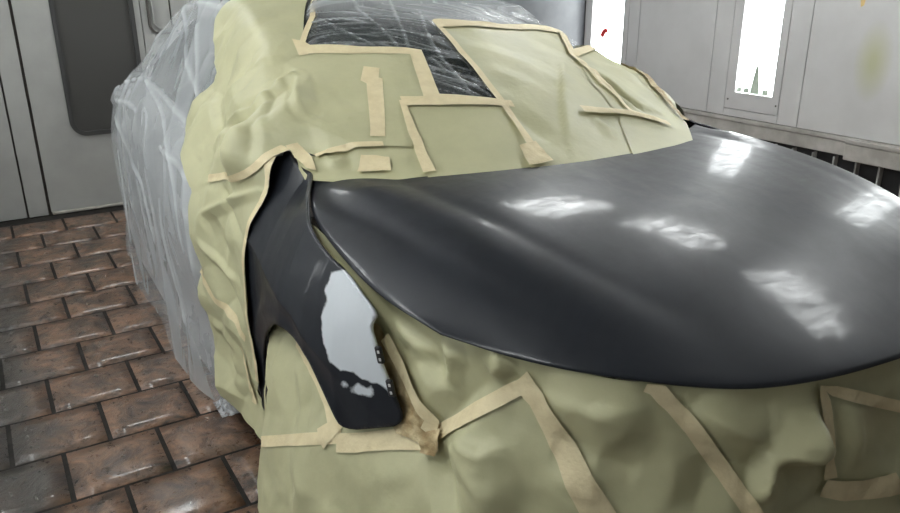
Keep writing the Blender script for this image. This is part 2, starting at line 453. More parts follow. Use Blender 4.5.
# -- cabin hoop form -------------------------------------------------
_TX = [-5.2, -4.95, -4.8, -4.6, -4.4, -4.2, -3.95, -3.5, -3.1, -2.75, -2.4, -2.0, -1.65, -1.55, -1.2]
_TZ = [.76, .80, .86, .95, 1.09, 1.27, 1.415, 1.435, 1.43, 1.395, 1.305, 1.165, 1.01, .975, .93]
def Ttop(x):
    s = 0; ws = 0
    for k in (-2, -1, 0, 1, 2):
        wk = (1, 2, 3, 2, 1)[k+2]; s = s+wk*np.interp(x+k*.05, _TX, _TZ); ws += wk
    return s/ws
def ztop(x, y):
    fac = np.clip((x+3.2)/.6, -.4, 1)
    return Ttop(x+.30*fac*(y/.74)**2)-.03*(y/.6)**2*np.clip((Ttop(x)-1.0)/.3, 0, 1)
def hoop(x):
    w = np.interp(x, [-4.95, -4.6, -4.2, -3.4, -2.3, -2.0, -1.6, -1.2], [.80, .87, .905, .925, .925, .92, .90, .80])
    k = 1.0
    if x < -4.6: k = max(0., 1-((-4.6-x)/.36)**2.6)**(1/2.6)
    ys = np.linspace(.90, 0, 181)
    g = .80-.60*(ztop(x, ys)-1.0)
    i = int(np.argmax(g >= ys)); yr = ys[i]; zr = float(ztop(x, yr))
    pts = [(w+.02, 0), (w+.01, .15), (w, .3), (w+.004, .45), (w+.004, .6), (w-.006, .75), (w-.025, .86), (w-.06, .94)]
    bl = np.clip((x+2.75)/.5, 0, 1); bl = bl*bl*(3-2*bl)
    if bl > 0: pts = [(y*(1-bl)+bl*(float(W_side(max(x, -2.2), z))+(.02 if z < .05 else 0)), z) for y, z in pts]
    zb = .94; yb = pts[-1][0]
    if zr > zb+.01:
        for q in np.linspace(.2, 1, 6):
            pts.append((yb+(yr-yb)*q, zb+(zr-zb)*q))
    for y in np.linspace(yr*.96, 0, 14): pts.append((y, float(ztop(x, y))))
    pts = np.array(pts)
    pts = np.concatenate([pts*[-1, 1], pts[::-1][1:]])
    L = np.r_[0, np.cumsum(np.linalg.norm(np.diff(pts, axis=0), axis=1))]
    s = np.linspace(0, L[-1], 241)
    yy = np.interp(s, L, pts[:, 0]); zz = np.interp(s, L, pts[:, 1])
    for _ in range(6):
        yy[1:-1] = (yy[:-2]+2*yy[1:-1]+yy[2:])/4; zz[1:-1] = (zz[:-2]+2*zz[1:-1]+zz[2:])/4
    return np.stack([np.full(241, x), yy*k, zz*(.9+.1*k)], 1)
HX = np.r_[np.linspace(-4.955, -4.6, 24), np.linspace(-4.58, -1.5, 140)]
HP = np.array([hoop(x) for x in HX])
# door mirrors push the sheet outwards
for side in (-1, 1):
    amp = .11 if side < 0 else .04
    g = np.exp(-((HP[..., 0]+2.19)/.11)**2-((HP[..., 2]-1.03)/.10)**2)*(HP[..., 1]*side > .55)
    HP[..., 1] += side*amp*g
HOOP = Form(HP, HX, np.linspace(0, 1, 241), 1, 4.7)
HOOP.orient = 1 if HOOP.Nn[100, 120][2] > 0 else -1

# -- fender side form (x, z) ------------------------------------------
FX = np.linspace(-2.2, -1.2, 140); FZ = np.linspace(.08, 1.12, 150)
xx, zz = np.meshgrid(FX, FZ, indexing='ij')
FP = np.stack([xx, -W_side(xx, zz), zz], -1)
FEND = Form(FP, FX, FZ); FEND.orient = 1 if FEND.Nn[70, 70][1] < 0 else -1

# -- hood form ----------------------------------------------------------
def curve_pts(pts, n):
    pts = np.array(smooth_chain(pts, 3)); L = np.r_[0, np.cumsum(np.linalg.norm(np.diff(pts, axis=0), axis=1))]
    s = np.linspace(0, L[-1], n)
    return np.stack([np.interp(s, L, pts[:, i]) for i in range(3)], 1)
NA, NB = 121, 161
side_r = [(-1.94, -.745, .985), (-1.82, -.803, .962), (-1.71, -.832, .935), (-1.55, -.840, .90), (-1.35, -.838, .867), (-1.165, -.80, .85)]
front_r = [(-1.165, -.80, .85), (-1.047, -.74, .84), (-.947, -.68, .839), (-.867, -.61, .838), (-.80, -.53, .831), (-.745, -.43, .82), (-.708, -.33, .819), (-.683, -.22, .82), (-.672, -.07, .816), (-.670, 0, .816)]
mir = lambda L: [(x, -y, z) for x, y, z in L]
S0 = curve_pts(side_r, NA); S1 = S0*[1, -1, 1]
Fr = curve_pts(front_r+mir(front_r[:-1])[::-1], NB)
bb = np.linspace(-1, 1, NB); aa = np.linspace(0, 1, NA)
Re = np.stack([-1.69-.25*np.abs(bb)**2.2, .745*bb, 1.015-.03*bb**2], 1)
A3 = aa[:, None, None]; B3 = ((bb+1)/2)[None, :, None]
HDP = (1-A3)*Re[None]+A3*Fr[None]+(1-B3)*S0[:, None]+B3*S1[:, None]-((1-A3)*(1-B3)*Re[0]+(1-A3)*B3*Re[-1]+A3*(1-B3)*Fr[0]+A3*B3*Fr[-1])
CROWN = .083
bump = CROWN*np.clip(np.sin(np.pi*aa**1.25), 0, 1)[:, None]**.92*(1-np.abs(bb)[None]**4.5)
HDP[..., 2] += bump
HOODF = Form(HDP.copy(), aa, bb, 1.05, .8); HOODF.orient = 1 if HOODF.Nn[60, 80][2] > 0 else -1
# pressed styling lines: a raised rib each side of the flat centre
r1 = np.array(HOODF.chain([(395, 178), (430, 194), (540, 246), (600, 278), (660, 308), (700, 325)]))/[1.05, .8]
r2 = np.array(HOODF.chain([(318, 183), (380, 222), (430, 250), (490, 284), (540, 309), (600, 335)]))/[1.05, .8]
def rib(a, b):
    b1 = np.interp(a, r1[:, 0], np.abs(r1[:, 1])); b2 = np.interp(a, r2[:, 0], np.abs(r2[:, 1]))
    t = (np.abs(b)-b1)/np.maximum(b2-b1, .05)
    fade = np.clip(1.25-a*1.3, 0, 1)*np.clip(a*6, 0, 1)
    tc = np.clip(t, 0, 1)
    prof = np.where(tc < .55, np.sin(tc/.55*np.pi/2)**1.5, np.cos((tc-.55)/.45*np.pi/2)**1.2)
    return fade*(.015*prof-.006*np.clip(1-np.abs(t-1.08)/.25, 0, 1)-.002*np.clip(1-np.abs(t+.05)/.2, 0, 1))
HDP[..., 2] += rib(np.repeat(aa[:, None], NB, 1), np.repeat(bb[None], NA, 0))
# the rim rolls down a little
ed = np.minimum(1-np.abs(bb)[None], (1-aa)[:, None])
HDP[..., 2] -= .0015*np.clip(1-ed/.02, 0, 1)**2

# -- front drape form (t along the bumper plan, h height fraction) --------
plan_r = [(-2.0, -.868), (-1.75, -.868), (-1.50, -.845), (-1.36, -.80), (-1.22, -.782), (-1.10, -.775), (-.97, -.705), (-.86, -.62), (-.78, -.52), (-.72, -.42), (-.68, -.30), (-.655, -.15), (-.65, 0)]
pl = np.array(smooth_chain([np.array((x, y, 0)) for x, y in plan_r]+[np.array((x, -y, 0)) for x, y in plan_r[:-1][::-1]], 3))[:, :2]
L = np.r_[0, np.cumsum(np.linalg.norm(np.diff(pl, axis=0), axis=1))]; TL = L[-1]
DT = np.linspace(0, TL, 260); plx = np.stack([np.interp(DT, L, pl[:, 0]), np.interp(DT, L, pl[:, 1])], 1)
tg = np.gradient(plx, axis=0); tg /= np.linalg.norm(tg, axis=1, keepdims=True); on = np.stack([tg[:, 1], -tg[:, 0]], 1)
ztp = np.interp(plx[:, 0], [-2.0, -1.7, -1.5, -1.35, -1.15, -1.0, -.8, -.65], [.93, .925, .895, .865, .85, .838, .824, .815])
DH = np.linspace(0, 1, 90)
DP = np.zeros((260, 90, 3))
for j, h in enumerate(DH):
    z = h*ztp
    o_ = np.interp(z, [0, .25, .45, .55, .65, .78, .95], [.12, .085, .04, .008, -.012, -.036, -.034])
    DP[:, j, :2] = plx+on*o_[:, None]; DP[:, j, 2] = z
DRAPE = Form(DP, DT, DH, 1, .85); DRAPE.orient = 1 if DRAPE.Nn[130, 45][0] > 0 else -1
def dr_t(x, y):      # plan position -> t
    return float(DT[np.argmin((plx[:, 0]-x)**2+(plx[:, 1]-y)**2)])

# ================================================================== setting
floor = box('floor', BACK_X-.1, FRONT_X, LEFT_Y-.1, RIGHT_Y+.1, -.12, -.007, 'mortar'); tag(floor, kind='structure')
TLn, TWn = .3015, .2971
u0 = np.array([-1.81031, 3.22117])*1.5     # calibrated corner of the grid (camera plan frame)
org = _toworld((u0[0], u0[1], 0))+np.array([0, -1.48, 0])
def tile_mesh(L_, W_, seed):
    r_ = random.Random(seed); bm = bmesh.new(); g = .008
    nx_, ny_ = 5, 5; top = []
    for i in range(nx_+1):
        for j in range(ny_+1):
            x = -W_/2+g+(W_-2*g)*i/nx_; y = -L_/2+g+(L_-2*g)*j/ny_
            e = (i in (0, nx_)) or (j in (0, ny_))
            top.append(bm.verts.new((x, y, -.004 if e else r_.uniform(-.0012, .0015))))
    gi = lambda i, j: top[i*(ny_+1)+j]
    for i in range(nx_):
        for j in range(ny_): bm.faces.new((gi(i, j), gi(i+1, j), gi(i+1, j+1), gi(i, j+1)))
    ring = [gi(i, 0) for i in range(nx_+1)]+[gi(nx_, j) for j in range(1, ny_+1)]+[gi(i, ny_) for i in range(nx_-1, -1, -1)]+[gi(0, j) for j in range(ny_-1, 0, -1)]
    low = [bm.verts.new((v.co.x*1.01, v.co.y*1.01, -.02)) for v in ring]
    for k in range(len(ring)):
        k2 = (k+1) % len(ring); bm.faces.new((ring[k2], ring[k], low[k], low[k2]))
    me = bpy.data.meshes.new('tile'); bm.to_mesh(me); bm.free(); me.polygons.foreach_set('use_smooth', [True]*len(me.polygons))
    me.materials.append(MATS['tile']); return me
tms = [tile_mesh(TLn, TWn, s) for s in range(6)]
rest = bmesh.new(); ntile = 0
for row in range(-4, 24):
    for col in range(-7, 18):
        cx = org[0]+(row+.5)*TWn; cy = org[1]+(col+.5+(.5 if row % 2 == 0 else 0))*TLn
        if cx-TWn/2 < BACK_X+.0 or cx+TWn/2 > FRONT_X or cy-TLn/2 < LEFT_Y or cy+TLn/2 > RIGHT_Y-.01: continue
        if -1.0 > cy > -2.1 and cx < -1.5 or (-1.0 <= cy < -.55 and cx < -1.55):
            o = bpy.data.objects.new('tile', tms[(row*5+col*3) % 6]); COL.objects.link(o); o.parent = floor; o.location = (cx, cy, 0)
            ntile += 1
        else:
            q = [(cx-TWn/2+.008, cy-TLn/2+.008), (cx+TWn/2-.008, cy-TLn/2+.008), (cx+TWn/2-.008, cy+TLn/2-.008), (cx-TWn/2+.008, cy+TLn/2-.008)]
            a = [rest.verts.new((x, y, -.001)) for x, y in q]; b = [rest.verts.new((x, y, -.012)) for x, y in q]
            rest.faces.new(a)
            for k in range(4): rest.faces.new((a[(k+1) % 4], a[k], b[k], b[(k+1) % 4]))
me = bpy.data.meshes.new('tiles_elsewhere'); rest.to_mesh(me); rest.free()
o = link('tile_field', me, 'tile', floor); tag(o, kind='stuff')
print('tiles', ntile)

ceil = box('ceiling', BACK_X-.1, FRONT_X+.1, LEFT_Y-.1, RIGHT_Y+.1, CEIL_Z, CEIL_Z+.1, 'ceiling_paint'); tag(ceil, kind='structure')
wl = box('wall_left', BACK_X-.1, FRONT_X+.1, LEFT_Y-.1, LEFT_Y, -.1, CEIL_Z, 'wall_paint'); tag(wl, kind='structure')
wf = box('wall_front', FRONT_X, FRONT_X+.1, LEFT_Y, RIGHT_Y, -.1, CEIL_Z, 'wall_paint'); tag(wf, kind='structure')

# ---- back wall with the booth door -----------------------------------
wb = box('wall_back', BACK_X-.1, BACK_X-.03, LEFT_Y, RIGHT_Y, -.1, CEIL_Z, 'seam_dark'); tag(wb, kind='structure')
def rounded_frame(name, y0, y1, z0, z1, rad, wid, x0, x1, mat, parent):
    """a rounded rectangular ring in the YZ plane with depth"""
    def loop(gr):
        pts = []
        for cy, cz, a0 in ((y1-rad, z1-rad, 0), (y0+rad, z1-rad, 90), (y0+rad, z0+rad, 180), (y1-rad, z0+rad, 270)):
            for k in range(9):
                a = math.radians(a0+k*11.25); pts.append((cy+(rad+gr)*math.cos(a), cz+(rad+gr)*math.sin(a)))
        return pts
    V = []; n = 36
    for gr, x in ((0, x0), (0, x1), (wid, x1), (wid, x0)): V += [(x, y, z) for y, z in loop(gr)]
    Fc = []
    for s in range(4):
        for k in range(n):
            k2 = (k+1) % n; a, b = s*n, ((s+1) % 4)*n
            Fc.append((a+k, b+k, b+k2, a+k2))
    me = mesh_py(name, V, Fc, False); bm = bmesh.new(); bm.from_mesh(me); bmesh.ops.recalc_face_normals(bm, faces=bm.faces); bm.to_mesh(me); bm.free()
    return link(name, me, mat, parent)
def rounded_plate(name, y0, y1, z0, z1, rad, x0, x1, mat, parent):
    pts = []
    for cy, cz, a0 in ((y1-rad, z1-rad, 0), (y0+rad, z1-rad, 90), (y0+rad, z0+rad, 180), (y1-rad, z0+rad, 270)):
        for k in range(9):
            a = math.radians(a0+k*11.25); pts.append((cy+rad*math.cos(a), cz+rad*math.sin(a)))
    n = len(pts); V = [(x1, y, z) for y, z in pts]+[(x0, y, z) for y, z in pts]
    Fc = [tuple(range(n)), tuple(range(2*n-1, n-1, -1))]+[(k, n+k, n+(k+1) % n, (k+1) % n) for k in range(n)]
    return link(name, mesh_py(name, V, Fc, False), mat, parent)
BX = BACK_X
# wall panels either side of the door
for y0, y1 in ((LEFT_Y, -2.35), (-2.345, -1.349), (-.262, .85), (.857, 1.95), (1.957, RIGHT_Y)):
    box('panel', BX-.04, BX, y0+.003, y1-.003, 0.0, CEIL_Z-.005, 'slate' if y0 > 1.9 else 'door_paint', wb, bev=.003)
box('jamb', BX-.04, BX+.004, -1.341, -1.224, 0.0, CEIL_Z-.005, 'door_paint', wb, bev=.003)
box('jamb', BX-.04, BX-.012, -.456, -.268, 0.0, CEIL_Z-.005, 'door_paint', wb, bev=.003)
door = empty('door_1', (BX, -.84, 0)); tag(door, 'grey steel booth door leaf with tall dark rounded window', kind='structure')
# the leaf is a plate with a window cut: build from a ring and four boxes
WY0, WY1, WZ0, WZ1 = -1.0, -.50, .505, 2.05
def local(o):
    o.matrix_parent_inverse = Matrix.Translation((-BX, .84, 0)); return o
WR = .10
def leaf():
    pts = []
    for cy, cz, a0 in ((WY1-WR, WZ1-WR, 0), (WY0+WR, WZ1-WR, 90), (WY0+WR, WZ0+WR, 180), (WY1-WR, WZ0+WR, 270)):
        for k in range(9):
            a = math.radians(a0+k*11.25); pts.append((cy+WR*math.cos(a), cz+WR*math.sin(a)))
    n = len(pts); y0, y1, z0, z1 = -1.205, -.462, .016, 2.35
    corner = [(y1, z1), (y0, z1), (y0, z0), (y1, z0)]
    V = [(BX-.004, y, z) for y, z in pts]+[(BX-.035, y, z) for y, z in pts]+[(BX-.004, y, z) for y, z in corner]+[(BX-.035, y, z) for y, z in corner]
    Fc = [(k, n+k, n+(k+1) % n, (k+1) % n) for k in range(n)]
    for q in range(4):
        for k in range(8): Fc.append((2*n+q, q*9+k+1, q*9+k))
        Fc.append((2*n+q, 2*n+(q+1) % 4, ((q+1) % 4)*9, q*9+8))
        Fc.append((2*n+q, 2*n+4+q, 2*n+4+(q+1) % 4, 2*n+(q+1) % 4))
    me = mesh_py('leaf', V, Fc, False); bm = bmesh.new(); bm.from_mesh(me); bmesh.ops.recalc_face_normals(bm, faces=bm.faces); bm.to_mesh(me); bm.free()
    return link('leaf', me, 'door_paint', door)
local(leaf())
local(rounded_frame('gasket', WY0-.0, WY1+.0, WZ0-.0, WZ1+.0, .10, -.028, BX-.03, BX+.006, 'gasket', door))
local(rounded_plate('pane', WY0-.0, WY1+.0, WZ0-.0, WZ1+.0, .10, BX-.03, BX-.018, 'door_glass', door))
local(box('threshold', BX-.03, BX+.02, -1.2, -.46, 0, .016, 'grime', door, bev=.004))
box('lintel', BX-.04, BX, -1.222, -.458, 2.36, CEIL_Z-.005, 'door_paint', wb, bev=.003)
# inset service hatch to the right of the door, rounded outline
rounded_frame('hatch_rim', -.405, -.25+.6, 1.15, 2.2, .06, .012, BX-.012, BX+.006, 'seam_dark', wb)
rounded_frame('hatch_rim', -.375, -.25+.57, 1.18, 2.17, .05, .010, BX-.012, BX+.008, 'door_paint', wb)

# ---- right wall: panels, light boxes, base -----------------------------
wr = box('wall_right', BACK_X-.1, FRONT_X+.1, RIGHT_Y+.06, RIGHT_Y+.16, -.1, CEIL_Z, 'seam_dark'); tag(wr, kind='structure')
PB = .478
seams = [BACK_X, -4.965, -4.16, -3.353, -2.55, -1.75, -.95, -.15, .65, 1.45, FRONT_X]
lights = [(-5.56, -5.155), (-3.91, -3.58), (-2.31, -1.98), (-.71, -.38)]
def light_of(x0, x1):
    for l in lights:
        if x0 < (l[0]+l[1])/2 < x1: return l
for i in range(len(seams)-1):
    x0, x1 = seams[i]+.003, seams[i+1]-.003; l = light_of(x0, x1)
    if not l:
        box('panel', x0, x1, RIGHT_Y, RIGHT_Y+.05, PB+.004, CEIL_Z-.004, 'wall_panel', wr, bev=.003)
    else:
        lx0, lx1 = l[0]-.085, l[1]+.062
        box('panel', x0, max(lx0, x0+.01)-.003, RIGHT_Y, RIGHT_Y+.05, PB+.004, CEIL_Z-.004, 'wall_panel', wr, bev=.003)
        box('panel', lx1+.003, x1, RIGHT_Y, RIGHT_Y+.05, PB+.004, CEIL_Z-.004, 'wall_panel', wr, bev=.003)
        box('panel', lx0, lx1, RIGHT_Y, RIGHT_Y+.05, PB+.004, .535, 'wall_panel', wr, bev=.003)
        box('panel', lx0, lx1, RIGHT_Y, RIGHT_Y+.05, 2.46, CEIL_Z-.004, 'wall_panel', wr, bev=.003)
def frame_bm(x0, x1, z0, z1, X0, X1, Z0, Z1, ya, yb):
    bm = bmesh.new()
    add_box(bm, X0, x0, ya, yb, Z0, Z1); add_box(bm, x1, X1, ya, yb, Z0, Z1)
    add_box(bm, x0, x1, ya, yb, Z0, z0); add_box(bm, x0, x1, ya, yb, z1, Z1)
    return bm
lab = ['vertical white light box with a red mark on its glass, in the grey wall', 'vertical white light box beside the green-stained wall panel',
       'vertical white light box level with the front wheel, out on the side wall', 'vertical white light box level with the bonnet nose, on the side wall', 'vertical white light box near the wall in front of the car']
LB = {}
for k, (x0, x1) in enumerate(lights):
    L0 = LB[k] = empty('wall_light', ((x0+x1)/2, RIGHT_Y, .54)); tag(L0, lab[k], 'light', 'light boxes in the side wall')
    inv = Matrix.Translation((-(x0+x1)/2, -RIGHT_Y, -.54))
    def lk(o): o.matrix_parent_inverse = inv; return o
    bm = frame_bm(x0, x1, .664, 2.36, max(x0-.082, BACK_X+.005), x1+.06, .54, 2.455, RIGHT_Y-.002, RIGHT_Y+.045)
    me = bpy.data.meshes.new('frame'); bm.to_mesh(me); bm.free(); lk(link('frame', me, 'wall_panel', L0))
    lk(box('pane', x0+.001, x1-.001, RIGHT_Y+.012, RIGHT_Y+.02, .665, 2.359, 'light_pane', L0))
    for sx in (x0-.06, x1+.035):
        if sx > BACK_X+.03:
            lk(box('screw', sx, sx+.012, RIGHT_Y-.006, RIGHT_Y, .60, .612, 'seam_dark', L0, bev=.002))
# the same boxes in the opposite wall
for k, xm in enumerate((-4.5, -2.7, -.9)):
    L1 = empty('wall_light', (xm, LEFT_Y, .54)); tag(L1, ['vertical white light box in the door-side wall, by the car tail', 'vertical white light box in the door-side wall, by the car roof', 'vertical white light box in the door-side wall, by the bonnet'][k], 'light', 'light boxes in the side wall')
    bm = frame_bm(-.165, .165, .124, 1.82, -.23, .23, 0, 1.915, 0, .03)
    me = bpy.data.meshes.new('frame'); bm.to_mesh(me); bm.free(); link('frame', me, 'wall_panel', L1)
    box('pane', -.164, .164, .004, .012, .125, 1.819, 'light_pane_dim', L1)
# red mark and clutter silhouettes on the panes
c = at(604, 33, 'y', RIGHT_Y+.011)
me = mesh_py('m', [(c[0]-.05, c[1], c[2]-.02), (c[0]-.01, c[1], c[2]-.045), (c[0]+.02, c[1], c[2]+.0), (c[0]+.055, c[1], c[2]+.012), (c[0]+.03, c[1], c[2]+.045), (c[0]-.02, c[1], c[2]+.03)], [(0, 1, 2, 3, 4, 5)], False)
rm = link('paint_mark', me, 'red_mark', LB[0]); rm['label'] = 'small red paint mark'; rm.matrix_parent_inverse = Matrix.Translation(-LB[0].location)
rm.modifiers.new('s', 'SOLIDIFY').thickness = .003
two_tone('mask_green', (.50, .60, .50), (.60, .68, .58), 30, rough=(.6, .7))
# overspray on the bottom of the pane
for (px, py, wx, hz, tri) in ((739, 88.5, .045, .035, 0), (746, 90, .05, .04, 0), (755, 87, .085, .2, 1), (765, 92, .055, .04, 0)):
    c = at(px, py, 'y', RIGHT_Y+.0105)
    z0 = .666
    pts = [(c[0]-wx/2, z0), (c[0]+wx/2, z0), (c[0]+wx*.12, z0+hz), (c[0]-wx*.12, z0+hz)] if tri else [(c[0]-wx/2, z0), (c[0]+wx/2, z0), (c[0]+wx*.45, z0+hz), (c[0]-wx*.4, z0+hz*.9)]
    me = mesh_py('s', [(x, RIGHT_Y+.0105, z) for x, z in pts], [(0, 1, 2, 3)], False)
    o = link('overspray_smear', me, 'mask_green', LB[1]); o.matrix_parent_inverse = Matrix.Translation(-LB[1].location)
    o.modifiers.new('s', 'SOLIDIFY').thickness = .002
# bit of yellow tape high on the wall
c0 = at(864, -8, 'y', RIGHT_Y-.001); c1 = at(862, 7, 'y', RIGHT_Y-.001)
me = mesh_py('y', [(c1[0]-.008, c1[1], c1[2]), (c1[0]+.012, c1[1], c1[2]+.01), (c0[0]+.025, c0[1], c0[2]), (c0[0]-.022, c0[1], c0[2])], [(0, 1, 2, 3)], False)
o = link('tape_scrap', me, 'yellow_tape'); tag(o, 'scrap of yellow tape stuck to the grey wall', 'tape'); o.modifiers.new('s', 'SOLIDIFY').thickness = .002
# ledge trim, base board and exhaust openings
tr = box('trim_1', BACK_X, FRONT_X, RIGHT_Y-.012, RIGHT_Y+.05, .448, PB, 'base_paint', None, bev=.004); tag(tr, kind='structure')
bs = box('baseboard_right', BACK_X, -2.95, RIGHT_Y-.004, RIGHT_Y+.05, .352, .446, 'base_paint', None, bev=.003); tag(bs, kind='structure')
bs2 = box('baseboard_right', -2.945, FRONT_X, RIGHT_Y-.05, RIGHT_Y+.05, .335, .446, 'base_paint', None, bev=.006); tag(bs2, kind='structure')
box('cap', -2.945, FRONT_X, RIGHT_Y-.055, RIGHT_Y-.0125, .4465, .475, 'base_paint', bs2, bev=.004)
bk = box('vent_backing', BACK_X, FRONT_X, RIGHT_Y+.045, RIGHT_Y+.055, .005, .351, 'vent_dark', wr)
nb = 0; x = BACK_X+.08
xs = [-3.357+.16*k for k in range(-14, 37)]
for xq in xs:
    if BACK_X+.02 < xq < FRONT_X: box('vent_bar', xq-.006, xq+.006, RIGHT_Y+.0, RIGHT_Y+.044, .06, .333, 'vent_bar', wr)
box('sill', BACK_X, FRONT_X, RIGHT_Y-.004, RIGHT_Y+.05, .0, .058, 'base_paint', wr, bev=.003)

# ---- ceiling lights ------------------------------------------------------
CL = [(-3.85, 1.75, 0), (-2.5, 1.85, 0), (-1.2, 2.0, 0), (-5.1, -.9, 0), (-3.7, -2.1, 0), (-2.4, -2.1, 0), (-1.1, -2.1, 0)]
CLAB = ['over the boot by the lit wall', 'over the roof by the lit wall', 'over the bonnet by the lit wall', 'over the grey door', 'beside the boot on the door side', 'beside the roof on the door side', 'beside the bonnet on the door side']
def tube_mesh(L_):
    V = []; Fc = []; n = 10
    for x in (-L_/2, L_/2):
        for k in range(n): a = 2*math.pi*k/n; V.append((x, .017*math.cos(a), .017*math.sin(a)))
    for k in range(n): Fc.append((k, (k+1) % n, n+(k+1) % n, n+k))
    Fc += [tuple(range(n-1, -1, -1)), tuple(range(n, 2*n))]
    return mesh_py('tube', V, Fc)
tubem = tube_mesh(.82); tubem.materials.append(MATS['light_tube'])
for k, (x, y, a) in enumerate(CL):
    E0 = empty('ceiling_light', (x, y, CEIL_Z)); E0.rotation_euler.z = a
    tag(E0, 'four-tube fluorescent ceiling light '+CLAB[k], 'light', 'fluorescent ceiling lights')
    bm = bmesh.new(); add_box(bm, -.47, .47, -.32, .32, -.03, 0, .004)
    for s in (-1, 1): add_box(bm, -.47, .47, s*.31-.01, s*.31+.01, -.1, -.03); add_box(bm, s*.46-.01, s*.46+.01, -.30, .30, -.1, -.03)
    me = bpy.data.meshes.new('housing'); bm.to_mesh(me); bm.free(); link('housing', me, 'ceiling_paint', E0)
    for q in (-.21, -.07, .07, .21):
        o = bpy.data.objects.new('tube', tubem); COL.objects.link(o); o.parent = E0; o.location = (0, q, -.065)

# ================================================================== the car
car = empty('car', (-2.8, 0, 0))
tag(car, 'car in dark primer, masked with paper and plastic for spraying', 'car')
CINV = Matrix.Translation((2.8, 0, 0))
def cp(o): o.parent = car; o.matrix_parent_inverse = CINV; return o
# bonnet
idx = np.arange(NA*NB).reshape(NA, NB)
Fc = []
q = np.stack([idx[:-1, :-1], idx[1:, :-1], idx[1:, 1:], idx[:-1, 1:]], -1).reshape(-1, 4)
V = HDP.reshape(-1, 3)
n0 = np.cross(V[q[0][1]]-V[q[0][0]], V[q[0][2]]-V[q[0][0]])
if n0[2] < 0: q = q[:, ::-1]
hood = cp(link('bonnet', mesh_py('bonnet', V, q), 'primer')); hood['label'] = 'dark grey sanded primer bonnet'
md = hood.modifiers.new('s', 'SOLIDIFY'); md.thickness = .005; md.offset = -1
# fender outline (pixels on the fender side form)
fend_px = [(288, 148), (292, 157), (302, 168), (311, 174.5), (308.5, 187), (307.5, 208), (308, 222), (316, 240), (333, 259), (350.5, 277), (365.5, 298.6), (377, 315.5), (372, 322), (370.5, 330), (375, 343), (383, 369.5), (393, 393), (406, 425),
           (378, 428), (343, 431), (332, 412), (317, 379), (305, 354), (292, 335), (280, 325.5), (271.6, 324), (265, 333), (262.5, 354), (264.5, 372), (268.7, 398), (270, 409), (262, 406),
           (256, 398), (250, 349), (246, 324), (244, 290), (243, 253), (245, 236), (254, 209), (265, 187), (268, 160)]
fuv = FEND.chain(fend_px)
def fender(mirror):
    uv, fs = tri_region(smooth_chain(fuv, 2, True), .007)
    P, n = FEND.ev(uv)
    if not mirror:
        px = project(P)
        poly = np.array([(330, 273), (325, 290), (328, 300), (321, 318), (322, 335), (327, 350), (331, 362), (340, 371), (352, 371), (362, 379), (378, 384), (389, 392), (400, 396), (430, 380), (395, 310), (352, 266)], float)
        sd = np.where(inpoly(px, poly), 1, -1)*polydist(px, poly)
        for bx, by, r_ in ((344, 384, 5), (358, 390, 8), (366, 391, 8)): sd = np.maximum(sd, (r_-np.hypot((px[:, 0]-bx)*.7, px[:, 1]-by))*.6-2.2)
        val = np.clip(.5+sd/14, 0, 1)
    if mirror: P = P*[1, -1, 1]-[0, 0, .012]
    f = fs[0]; c = np.cross(P[f[1]]-P[f[0]], P[f[2]]-P[f[0]])
    if (c[1] < 0) == mirror: fs = [tuple(reversed(t_)) for t_ in fs]
    me = mesh_py('fender', P, fs)
    if not mirror:
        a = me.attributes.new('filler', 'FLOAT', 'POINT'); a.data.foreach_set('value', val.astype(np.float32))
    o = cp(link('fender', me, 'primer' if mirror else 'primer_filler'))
    o['label'] = 'front fender in dark primer' if mirror else 'front fender in dark primer with a pale filler patch'
    md = o.modifiers.new('s', 'SOLIDIFY'); md.thickness = .008; md.offset = -1
fender(False); fender(True)
# black mounting brackets on the fender's front flange
for (px, py) in ((381, 353), (392, 386)):
    uvq = FEND.px(px-4, py); P, n = FEND.ev(np.array([uvq])); P = P[0]
    b0 = box('bracket', -.003, .015, -.005, .005, -.02, .02, 'black_plastic', None, bev=.004)
    b0.location = (P[0]+.008, P[1]-.002, P[2]); b0.rotation_euler = (0, -.25, .35)
    cp(b0)
    for dz in (-.013, .012):
        c0 = box('clip', .006, .012, -.0065, -.003, dz*.7-.0035, dz*.7+.0035, 'clip_white', b0, bev=.001)
# body shell below the film, silver
def shell(name, poly, mat, off):
    return cp(patch(name, HOOP, poly, mat, None, off=off, sp=.035, amp=0))
V1 = 4.7
shell('body_shell', [(-4.95, .02*V1), (-2.15, .02*V1), (-2.15, .27*V1), (-1.98, .33*V1), (-1.76, .42*V1), (-1.70, .5*V1), (-1.76, .58*V1), (-1.98, .67*V1), (-2.15, .73*V1), (-2.15, .98*V1), (-4.95, .98*V1)], 'silver_paint', -.022)
HOOP_save = list(HOOP.folds)
# windscreen
wsc = HOOP.chain([(322, 168), (300, 90), (303, 40), (322, -10), (350, -6), (400, 4), (436, 20), (500, 29), (560, 38), (610, 82), (664, 122), (600, 148), (500, 163), (400, 170)])
ws = shell('windscreen', wsc, 'car_glass', -.016); ws['label'] = 'dark windscreen glass under clear film'
# side glass, both sides
for s in (-1, 1):
    g1 = [HOOP.near(q) for q in ((-2.35, s*.80, 1.02), (-2.80, s*.60, 1.33), (-3.15, s*.58, 1.36), (-3.12, s*.80, 1.02))]
    g2 = [HOOP.near(q) for q in ((-3.22, s*.80, 1.02), (-3.25, s*.58, 1.36), (-3.65, s*.58, 1.34), (-4.02, s*.72, 1.10), (-3.9, s*.80, 1.02))]
    for g in (g1, g2): shell('side_window', g, 'car_glass', -.014)
